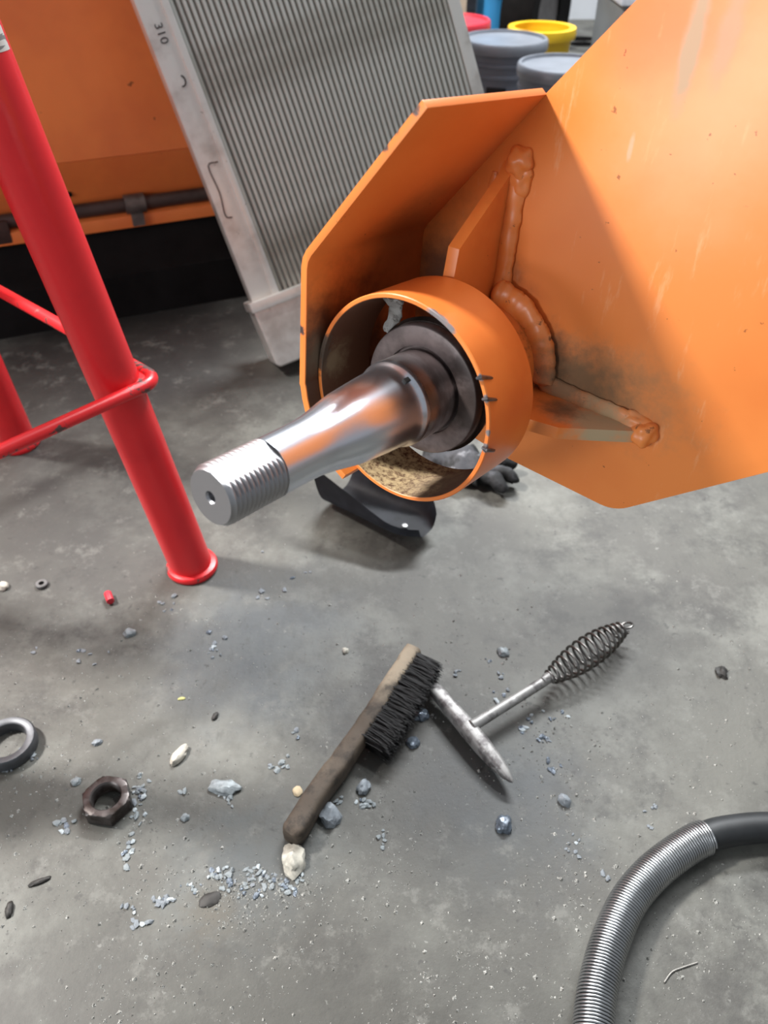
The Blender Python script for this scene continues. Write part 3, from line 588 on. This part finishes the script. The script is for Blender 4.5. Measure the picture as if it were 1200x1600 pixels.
for i, p in enumerate(SPn):
    t = i / (N - 1); d = (SPn[min(i + 1, N - 1)] - SPn[max(i - 1, 0)]).normalized()
    side = Vector((d.y, -d.x, 0)).normalized()
    if side.x < 0: side = -side
    upv = Vector((0, 0, 1))
    hw = 0.0125 if t < .40 else 0.0125 + 0.0015 * min(1, (t - .40) / .2)     # in-plane half thickness
    hh = 0.0150 if t < .45 else 0.0150 + 0.0015 * min(1, (t - .45) / .3)
    if t > .93: hw *= 1 - 0.35 * ((t - .93) / .07) ** 2; hh *= 1 - 0.2 * ((t - .93) / .07) ** 2
    ring = []
    for k in range(16):
        a = 2 * math.pi * (k + 0.5) / 16; c, s = math.cos(a), math.sin(a); q = 0.45
        ring.append(bm.verts.new(p + side * hw * math.copysign(abs(c) ** q, c) + upv * hh * math.copysign(abs(s) ** q, s)))
    rings.append(ring)
for a, b in zip(rings, rings[1:]):
    for k in range(16): bm.faces.new((a[k], a[(k + 1) % 16], b[(k + 1) % 16], b[k]))
bm.faces.new(rings[0][::-1]); bm.faces.new(rings[-1])
for v in bm.verts: v.co += noise.noise_vector(v.co * 60) * 0.0012
done('handle', bm, M_WOOD, br, smooth=50)
bm = bmesh.new(); i0, i1 = 1, 17
NTUFT = 17
for a in range(NTUFT):
    t = i0 + (i1 - i0) * a / (NTUFT - 1); k = int(t); p = SPn[k].lerp(SPn[min(k + 1, N - 1)], t - k); d = (SPn[k + 1] - SPn[k]).normalized(); side = Vector((d.y, -d.x, 0)).normalized()
    if side.x < 0: side = -side
    for row in range(5):
        base = p + side * 0.0115 + Vector((0, 0, -0.012 + 0.006 * row))
        for q in range(58):
            o1 = Vector((R.gauss(0, 1), R.gauss(0, 1), R.gauss(0, 1))) * 0.0023; sp = Vector((R.gauss(0, 1), R.gauss(0, 1), R.gauss(0, 1))) * 0.0022
            ln = R.uniform(0.028, 0.036); b0 = base + o1; b1 = base + o1 + side * ln * .55 + sp * .4 + Vector((0, 0, -0.001)); b2 = base + o1 + side * ln + sp + Vector((0, 0, -0.004))
            tube(bm, [b0, b1, b2], [0.0005, 0.0005, 0.0004], 3, caps=False)
for v in bm.verts: v.co.z = max(v.co.z, 0.0008)
tag(done('bristles', bm, plain('bristle_wire', srgb(26, 24, 24), 0.5, 0.4, 0.3, 200, 0), br, smooth=0), 'dark wire bristles', kind='stuff')

# ------------------------------------------------------------------ chipping hammer
ham = empty('chipping_hammer', onz(745, 1140)); tag(ham, 'steel chipping hammer with coiled spring handle lying on concrete', 'hammer')
m = Mat('scuffed_steel', (0.30, 0.29, 0.28, 1), 0.5, 0.45); m.over((0.11, 0.10, 0.10, 1), m.ramp(m.noise(40, 6, 0.7), 0.45, 0.62)); m.over((0.50, 0.49, 0.48, 1), m.ramp(m.noise(55, 5, 0.7, seed=3), 0.55, 0.7), 0.8); M_HAM = m.bump(m.noise(120, 4), 0.2, 0.001).end()
o0 = ham.location
ha = onz(672, 1068, 0.024) - o0; hb = onz(801, 1222, 0.020) - o0; hm = onz(737, 1135, 0.028) - o0
bm = bmesh.new(); L0 = (hb - ha).length; ud = (hb - ha).normalized()
ST = [0, .03, .12, .30, .48, .52, .66, .80, .92, .985, 1]; HWD = [1.06 * h_ for h_ in (.006, .0095, .0095, .0098, .0105, .0105, .0105, .0092, .0062, .0028, .001)]; HHT = [.003, .0055, .009, .0105, .012, .012, .0115, .0095, .0065, .003, .001]
rings = []; sv = ud.cross(Vector((0, 0, 1))).normalized(); uv = sv.cross(ud)
for t, a, b in zip(ST, HWD, HHT):
    c = ha + ud * (L0 * t); ring = []
    for k in range(16):
        th = 2 * math.pi * (k + .5) / 16; cc, ss = math.cos(th), math.sin(th); qq = 0.55
        ring.append(bm.verts.new(c + sv * a * math.copysign(abs(cc) ** qq, cc) + uv * b * math.copysign(abs(ss) ** qq, ss)))
    rings.append(ring)
for a, b in zip(rings, rings[1:]):
    for k in range(16): bm.faces.new((a[k], a[(k + 1) % 16], b[(k + 1) % 16], b[k]))
bm.faces.new(rings[0][::-1]); bm.faces.new(rings[-1]); done('head', bm, M_HAM, ham, smooth=45)
s0 = onz(857, 1060, 0.030) - o0; s1 = onz(974, 981, 0.032) - o0; sd = (s1 - s0).normalized()
bm = bmesh.new(); tube(bm, [hm, hm + (s0 - hm) * .05, s0 - sd * .01, s0 + sd * 0.006], [0.0095, 0.0078, 0.0072, 0.0072], 20); done('shaft', bm, M_HAM, ham)
bm = bmesh.new(); tube(bm, [s0 - sd * .012 + Vector((0, 0, .003)), s0 + sd * .004 + Vector((0, 0, .003))], [0.0062, 0.008], 16); done('ferrule', bm, M_HAM, ham)
TURN = 14; LS = (s1 - s0).length; ua = sd.cross(Vector((0, 0, 1))).normalized(); ub = ua.cross(sd); pts = []; rs = []
for k in range(TURN * 24 + 1):
    t = k / (TURN * 24); tt = 0.5 * t + 0.5 * (t + 0.06 * math.sin(2 * math.pi * t) * -1); rr = 0.0095 + 0.0128 * math.sin(math.pi * min(1, max(0, (t - 0.02) / 0.98)) ** 1.0) ** 1.1
    if t > .9: rr = max(0.0065, rr)
    th = 2 * math.pi * TURN * t; pts.append(s0 + sd * (LS * tt) + ua * rr * math.cos(th) + ub * rr * math.sin(th))
bm = bmesh.new(); tube(bm, pts, 0.0021, 8); done('spring_grip', bm, plain('spring_wire', (0.20, 0.19, 0.18, 1), 0.34, 0.95, 0.4, 60), ham, smooth=60)
rc = s1 + sd * 0.008; bm = bmesh.new(); tube(bm, [rc + (sd * math.cos(a) + (ua * .9 + ub * .45).normalized() * math.sin(a)) * 0.0085 for a in [2 * math.pi * k / 28 for k in range(28)]], 0.0018, 8, closed=True); done('hanging_ring', bm, bpy.data.materials['spring_wire'], ham)

# ------------------------------------------------------------------ hose
hose = empty('air_hose', onz(980, 1412)); tag(hose, 'thick black rubber hose with steel coil spring guard curving over the floor', 'hose')
px = [(921, 1690), (927, 1600), (934, 1543), (952, 1475), (980, 1412), (1013, 1370), (1048, 1340), (1083, 1317), (1103, 1308), (1135, 1299), (1200, 1293), (1290, 1300)]
HP = [onz(x, y, 0.0215) - hose.location for x, y in px]; HS = smoothpath(HP, 24)
isp = 8 * 24
bm = bmesh.new(); tube(bm, HS[::4], 0.0182, 28); done('hose_body', bm, plain('hose_rubber', srgb(34, 36, 38), 0.5, 0, 0.3, 60, 0.1), hose, smooth=60)
# helix over the first part
acc = [0]
for a, b in zip(HS[:isp], HS[1:isp + 1]): acc.append(acc[-1] + (b - a).length)
fr = frames(HS[:isp + 1]); pit = 0.0034; turns = acc[-1] / pit; n = int(turns * 20); pts = []; j = 0
for k in range(n + 1):
    s = acc[-1] * k / n
    while j < len(acc) - 2 and acc[j + 1] < s: j += 1
    f = (s - acc[j]) / max(1e-9, acc[j + 1] - acc[j]); p = HS[j].lerp(HS[j + 1], f); t, u, v = fr[j]; th = 2 * math.pi * s / pit
    pts.append(p + (u * math.cos(th) + v * math.sin(th)) * 0.0196)
bm = bmesh.new(); tube(bm, pts, 0.00142, 6); tag(done('spring_guard', bm, plain('spring_guard_steel', (0.40, 0.41, 0.42, 1), 0.30, 0.95, 0.3, 14), hose, smooth=70), 'bright steel coil spring guard')

# ------------------------------------------------------------------ nut, washer, little parts on the floor
m = Mat('dark_nut_steel', srgb(98, 92, 90), 0.42, 0.8); m.over(srgb(64, 56, 52), m.ramp(m.noise(50, 5), 0.4, 0.65)); M_NUT = m.bump(m.noise(120, 4), 0.15, 0.001).end()
nut = empty('hex_nut', onz(171, 1258), math.radians(22)); tag(nut, 'large dark steel hex nut lying flat with blue slag beside it', 'nut')
bm = bmesh.new(); S = 96; rows = []
def hexr(a, ap):
    return ap / math.cos(((a + math.pi / 6) % (math.pi / 3)) - math.pi / 6)
AP = 0.0275
def ringv(fn, z): return [bm.verts.new((fn(2 * math.pi * k / S) * math.cos(2 * math.pi * k / S), fn(2 * math.pi * k / S) * math.sin(2 * math.pi * k / S), z)) for k in range(S)]
rows = [ringv(lambda a: 0.0185, 0), ringv(lambda a: hexr(a, AP) * .97, 0), ringv(lambda a: hexr(a, AP), 0.0015), ringv(lambda a: hexr(a, AP), 0.0195), ringv(lambda a: min(hexr(a, AP), 0.0288), 0.0215), ringv(lambda a: 0.0268, 0.0222), ringv(lambda a: 0.0198, 0.0222), ringv(lambda a: 0.0182, 0.0205)]
for z in range(12): rows.append(ringv((lambda a: 0.0180) if z % 2 else (lambda a: 0.0190), 0.0195 - z * 0.0016))
rows.append(rows[0])
for a, b in zip(rows, rows[1:]):
    for k in range(S): bm.faces.new((a[k], a[(k + 1) % S], b[(k + 1) % S], b[k]))
done('nut_body', bm, M_NUT, nut, smooth=25)
bm = bmesh.new(); lathe(bm, [(0.0255, 0), (0.0365, 0), (0.038, 0.002), (0.038, 0.016), (0.036, 0.0185), (0.028, 0.0185), (0.0262, 0.017)], 64, close=True)
o = tag(done('thick_washer', bm, plain('black_oxide', srgb(100, 102, 106), 0.45, 0.5, 0.4, 30)), 'thick dark steel ring washer cut by the left frame edge', 'washer'); o.location = onz(15, 1168)
bm = bmesh.new(); lathe(bm, [(0.0045, 0), (0.0095, 0), (0.010, 0.001), (0.010, 0.005), (0.009, 0.006), (0.0045, 0.006)], 20, close=True)
o = tag(done('small_ring', bm, plain('dull_zinc', srgb(112, 112, 112), 0.5, 0.6)), 'small grey metal ring on the floor left of the red scrap', 'ring'); o.location = onz(66, 915)
bm = bmesh.new(); tube(bm, [(-0.010, 0, 0.007), (0.010, 0, 0.007)], 0.0062, 16); 
for v in bm.verts: v.co.z = max(0.0, v.co.z)
o = tag(done('red_tube_scrap', bm, M_RPL, smooth=60, bevel=0.0006), 'short piece of shiny red plastic tube on the concrete', 'scrap'); o.location = onz(172, 938); o.rotation_euler = (0, 0, math.radians(118))
bm = bmesh.new(); tube(bm, smoothpath([onz(1038, 1535, .001), onz(1050, 1519, .0012), onz(1066, 1512, .0012), onz(1090, 1504, .001)], 6), 0.0009, 6); o = tag(done('wire_offcut', bm, plain('wire_steel', srgb(150, 146, 140), 0.4, 0.8)), 'thin bent wire offcut inside the hose curve', 'wire')
def bit(name, x, y, sx, sy, sz, rot, mat, label, cat, seed, sharp=0.35):
    bm = bmesh.new(); bmesh.ops.create_icosphere(bm, subdivisions=3, radius=1)
    for v in bm.verts:
        d = v.co.normalized(); n1 = noise.noise(d * 1.4 + Vector((seed, 0, 0))); n2 = noise.noise(d * 4 + Vector((seed, 3, 0)))
        v.co = d * (1 + sharp * n1 + 0.14 * n2)
    for v in bm.verts: v.co = Vector((v.co.x * sx, v.co.y * sy, max(-0.35, v.co.z) * sz))
    zm = min(v.co.z for v in bm.verts)
    for v in bm.verts: v.co.z -= zm
    o = tag(done(name, bm, mat, smooth=28), label, cat); o.location = onz(x, y); o.rotation_euler = (0, 0, math.radians(rot)); return o
M_WHITE = plain('white_slag', srgb(188, 184, 172), 0.85, 0, 0.3, 120, 0.6); M_CREAM = plain('cream_chip', srgb(186, 180, 168), 0.75, 0, 0.25, 90, 0.3)
M_GREY = plain('grey_slag', srgb(132, 138, 144), 0.55, 0.1, 0.35, 140, 0.6); M_BLU = plain('blue_slag', srgb(144, 151, 154), 0.5, 0.15, 0.4, 160, 0.6); M_GLASS = plain('glassy_slag', srgb(120, 130, 142), 0.18, 0.4, 0.5, 160, 0.5)
M_DARK = plain('dark_scale', srgb(52, 50, 48), 0.6, 0.3, 0.3, 100)
bit('slag_lump', 458, 1348, .014, .019, .012, 10, M_WHITE, 'large rough white slag lump at end of the brush handle', 'slag', 1)
bit('stone_chip', 280, 1182, .008, .017, .008, -28, M_CREAM, 'smooth cream teardrop shaped stone chip left of the brush handle', 'stone', 2, .2)
bit('slag_lump', 515, 1276, .014, .016, .011, 30, M_GREY, 'blue grey slag lump right of the brush handle end', 'slag', 3)
bit('slag_lump', 568, 1232, .008, .011, .008, -20, M_GREY, 'small oval grey slag lump below the brush block', 'slag', 4)
bit('slag_lump', 787, 1290, .010, .012, .010, 15, M_GLASS, 'glassy slag lump lying below the hammer point', 'slag', 5)
bit('slag_lump', 881, 1252, .007, .009, .008, 40, M_GREY, 'pale slag lump alone right of the hammer point', 'slag', 6)
bit('slag_lump', 646, 1161, .009, .009, .006, 15, M_GLASS, 'shiny slag flake between bristles and hammer head', 'slag', 7)
bit('slag_lump', 657, 1118, .010, .011, .007, 60, M_GLASS, 'glassy slag chunk in the shadow under the bristles', 'slag', 8)
bit('slag_lump', 786, 1020, .008, .009, .006, 60, M_BLU, 'blue slag flake behind the spring handle', 'slag', 8.5)
bit('slag_lump', 203, 990, .010, .008, .006, 10, M_BLU, 'blue grey slag flake on floor below the red leg', 'slag', 9)
bit('slag_lump', 352, 1232, .019, .011, .007, -8, M_BLU, 'flat pale blue slag plate right of the hex nut', 'slag', 10)
bit('slag_lump', 290, 1278, .0055, .005, .004, 0, M_BLU, 'round pale blue slag drop right of the hex nut', 'slag', 11)
bit('slag_lump', 119, 1222, .0068, .006, .004, 20, M_BLU, 'round pale blue slag drop left of the hex nut', 'slag', 12)
bit('slag_lump', 152, 1161, .0065, .005, .004, 20, M_GREY, 'flat grey slag chip between washer and hex nut', 'slag', 13)
bit('pebble', 6, 918, .009, .009, .008, 0, M_CREAM, 'tan pebble at the left frame edge', 'pebble', 14, .2)
bit('wood_chip', 465, 1237, .006, .0075, .003, 20, plain('pale_wood_chip', srgb(190, 172, 142), 0.8), 'tan wood chip beside the brush handle', 'chip', 15, .2)
bit('paint_fleck', 284, 1092, .0055, .0025, .0015, 8, plain('yellow_fleck', srgb(190, 186, 120), 0.7), 'tiny pale yellow fleck on the grey floor', 'fleck', 16, .2)
bit('metal_scale', 62, 1378, .0135, .0035, .003, 24, M_DARK, 'long dark metal scale piece below the hex nut', 'scale', 17, .2)
bit('metal_scale', 15, 1422, .0045, .010, .004, 14, M_DARK, 'dark metal scale piece at lower left frame edge', 'scale', 18, .2)
bit('metal_scale', 328, 1406, .013, .008, .002, 24, M_DARK, 'flat dark scale patch under the blue slag heap', 'scale', 19, .2)
bit('metal_scale', 336, 1120, .004, .007, .003, -20, M_DARK, 'small dark scale piece above the cream chip', 'scale', 20, .2)
bit('slag_lump', 540, 1018, .0048, .005, .004, 0, M_WHITE, 'bright white slag bead above the brush block', 'slag', 21)
bit('slag_lump', 1127, 1052, .009, .011, .005, 0, M_DARK, 'dark ragged slag piece at far right of the spring handle', 'slag', 22, .5)

# crumbs: individuals in named heaps, then one grit object
CM = []
for k in range(7):
    bm = bmesh.new(); bmesh.ops.create_icosphere(bm, subdivisions=1, radius=1)
    for v in bm.verts: v.co *= max(0.35, 1 + 1.1 * noise.noise(v.co * 2.1 + Vector((k * 7.3, 0, 0))))
    zm = min(v.co.z for v in bm.verts) * 0.6
    for v in bm.verts: v.co.z = max(v.co.z, zm) - zm; v.co.z *= 0.7
    me = bpy.data.meshes.new('crumb'); bm.to_mesh(me); bm.free(); CM.append(me)
CMV = {}
M_PALE = plain('pale_slag', srgb(182, 190, 194), 0.5, 0.1, 0.3, 160, 0.6)
def crumb(x, y, s, mat, label, group, z=0.0):
    if R.random() < .35: mat = R.choice((M_GREY, M_PALE, M_GLASS))
    k = R.randrange(7); key = (k, mat.name)
    if key not in CMV: me = CM[k].copy(); me.materials.append(mat); CMV[key] = me
    o = bpy.data.objects.new('slag_crumb', CMV[key]); COL.objects.link(o); o.location = onz(x, y) + Vector((0, 0, z))
    o.rotation_euler = (0, 0, R.uniform(0, 6.28)); o.scale = (s * R.uniform(.6, 1.5), s * R.uniform(.6, 1.2), s * R.uniform(.4, 1))
    tag(o, label, 'slag', group)
heaps = [
    ('pale blue slag crumb in the streak below the brush handle', 'crumbs in the blue streak', [((300, 1386), (12, 8), 9), ((342, 1366), (16, 12), 16), ((360, 1385), (10, 8), 8), ((395, 1388), (26, 9), 22), ((425, 1370), (12, 8), 10), ((455, 1388), (14, 10), 14), ((400, 1362), (14, 7), 9), ((470, 1372), (7, 14), 8)], M_BLU, (.0014, .0038)),
    ('grey slag crumb in the small heap at lower left of the blue streak', 'crumbs in the small grey heap', [((254, 1408), (13, 9), 14), ((205, 1420), (10, 5), 5), ((222, 1445), (10, 5), 6)], M_GREY, (.0022, .004)),
    ('slag crumb heaped against the right side of the hex nut', 'crumbs beside the hex nut', [((217, 1240), (7, 18), 18), ((212, 1270), (8, 10), 9), ((103, 1290), (10, 7), 8), ((203, 1325), (7, 18), 11)], M_BLU, (.002, .0045)),
    ('slag crumb by the flat blue slag plate', 'crumbs by the blue slag plate', [((352, 1248), (10, 8), 10), ((282, 1235), (8, 5), 4)], M_BLU, (.002, .0042)),
    ('slag crumb beside the dark ring washer', 'crumbs beside the washer', [((45, 1178), (12, 9), 12), ((15, 1202), (14, 5), 6)], M_GREY, (.002, .004)),
    ('slag crumb left of the bend of the brush handle', 'crumbs left of the brush', [((440, 1192), (10, 10), 8), ((422, 1200), (10, 6), 4), ((463, 1145), (5, 5), 3)], M_BLU, (.002, .0045)),
    ('slag crumb between brush handle and hammer point', 'crumbs right of the brush handle', [((570, 1255), (12, 7), 12), ((530, 1250), (5, 5), 4), ((598, 1310), (6, 14), 6)], M_BLU, (.002, .0042)),
    ('slag crumb scattered below the spring handle', 'crumbs below the spring handle', [((823, 1130), (8, 9), 7), ((852, 1155), (9, 6), 8), ((870, 1115), (16, 8), 6), ((860, 1200), (8, 10), 6), ((775, 1085), (14, 8), 5)], M_GLASS, (.002, .0042)),
    ('slag crumb between the bristles and the spring handle', 'crumbs above the hammer head', [((765, 1032), (4, 4), 4), ((715, 1050), (8, 6), 4), ((783, 1055), (5, 5), 5)], M_GREY, (.0018, .004)),
    ('grey crumb near the steel spring guard', 'crumbs near the spring guard', [((900, 1320), (8, 14), 8), ((945, 1370), (5, 6), 4), ((1018, 1262), (7, 5), 4), ((1015, 1292), (4, 3), 2)], M_GREY, (.0018, .0036)),
    ('slag crumb on the floor below the round foot of the red leg', 'crumbs below the red leg', [((265, 945), (14, 8), 7), ((330, 1015), (16, 14), 12), ((120, 1020), (40, 20), 8), ((440, 900), (30, 30), 8)], M_GREY, (.002, .0042)),
]
for lab, grp, cl, mat, (a, b) in heaps:
    for (cx, cy), (sx, sy), n in cl:
        for k in range(n): crumb(cx + R.gauss(0, sx * .75), cy + R.gauss(0, sy * .75), R.uniform(a, b), mat, lab, grp)
# fine grit, uncountable
gv, gf = [], []
HOSE_W = [hose.location + q for q in HS[::12]]
def grain(p, s):
    if any((p - q).xy.length < 0.026 for q in HOSE_W) or (p.xy - A).length < 0.05: return
    b = len(gv); a0 = R.uniform(0, 6.28)
    for k in range(4): gv.append((p.x + s * R.uniform(.6, 1.2) * math.cos(a0 + k * 1.57), p.y + s * R.uniform(.6, 1.2) * math.sin(a0 + k * 1.57), 0.0))
    gv.append((p.x + s * R.uniform(-.4, .4), p.y + s * R.uniform(-.4, .4), s * R.uniform(.6, 1.2)))
    for k in range(4): gf.append((b + k, b + (k + 1) % 4, b + 4))
for k in range(8500):
    x = R.uniform(-40, 1240); y = 880 + 760 * R.random() ** 0.75
    if noise.noise(Vector((x * .006, y * .006, 3))) < R.uniform(-.45, .35): continue
    grain(onz(x, y), min(0.003, 0.00055 * R.paretovariate(2.3)))
for cx, cy, sx, sy, n in ((390, 1388, 62, 18, 620), (215, 1290, 20, 60, 140), (350, 1440, 60, 12, 90), (870, 1160, 60, 60, 220), (900, 1340, 25, 80, 160), (600, 1330, 25, 60, 120), (330, 980, 70, 60, 160), (60, 1200, 40, 20, 60), (700, 1080, 90, 60, 120)):
    for k in range(n): grain(onz(cx + R.gauss(0, sx), cy + R.gauss(0, sy)), min(0.003, 0.0007 * R.paretovariate(2.2)))
me = bpy.data.meshes.new('grit'); me.from_pydata(gv, [], gf)
m = Mat('grit', srgb(176, 176, 171), 0.45, 0.2); m.over(srgb(92, 90, 86), m.ramp(m.noise(900, 2), 0.45, 0.55)); o = link('grit', me, m.end())
tag(o, 'fine grey grit and slag dust scattered over the concrete', 'grit', kind='stuff')
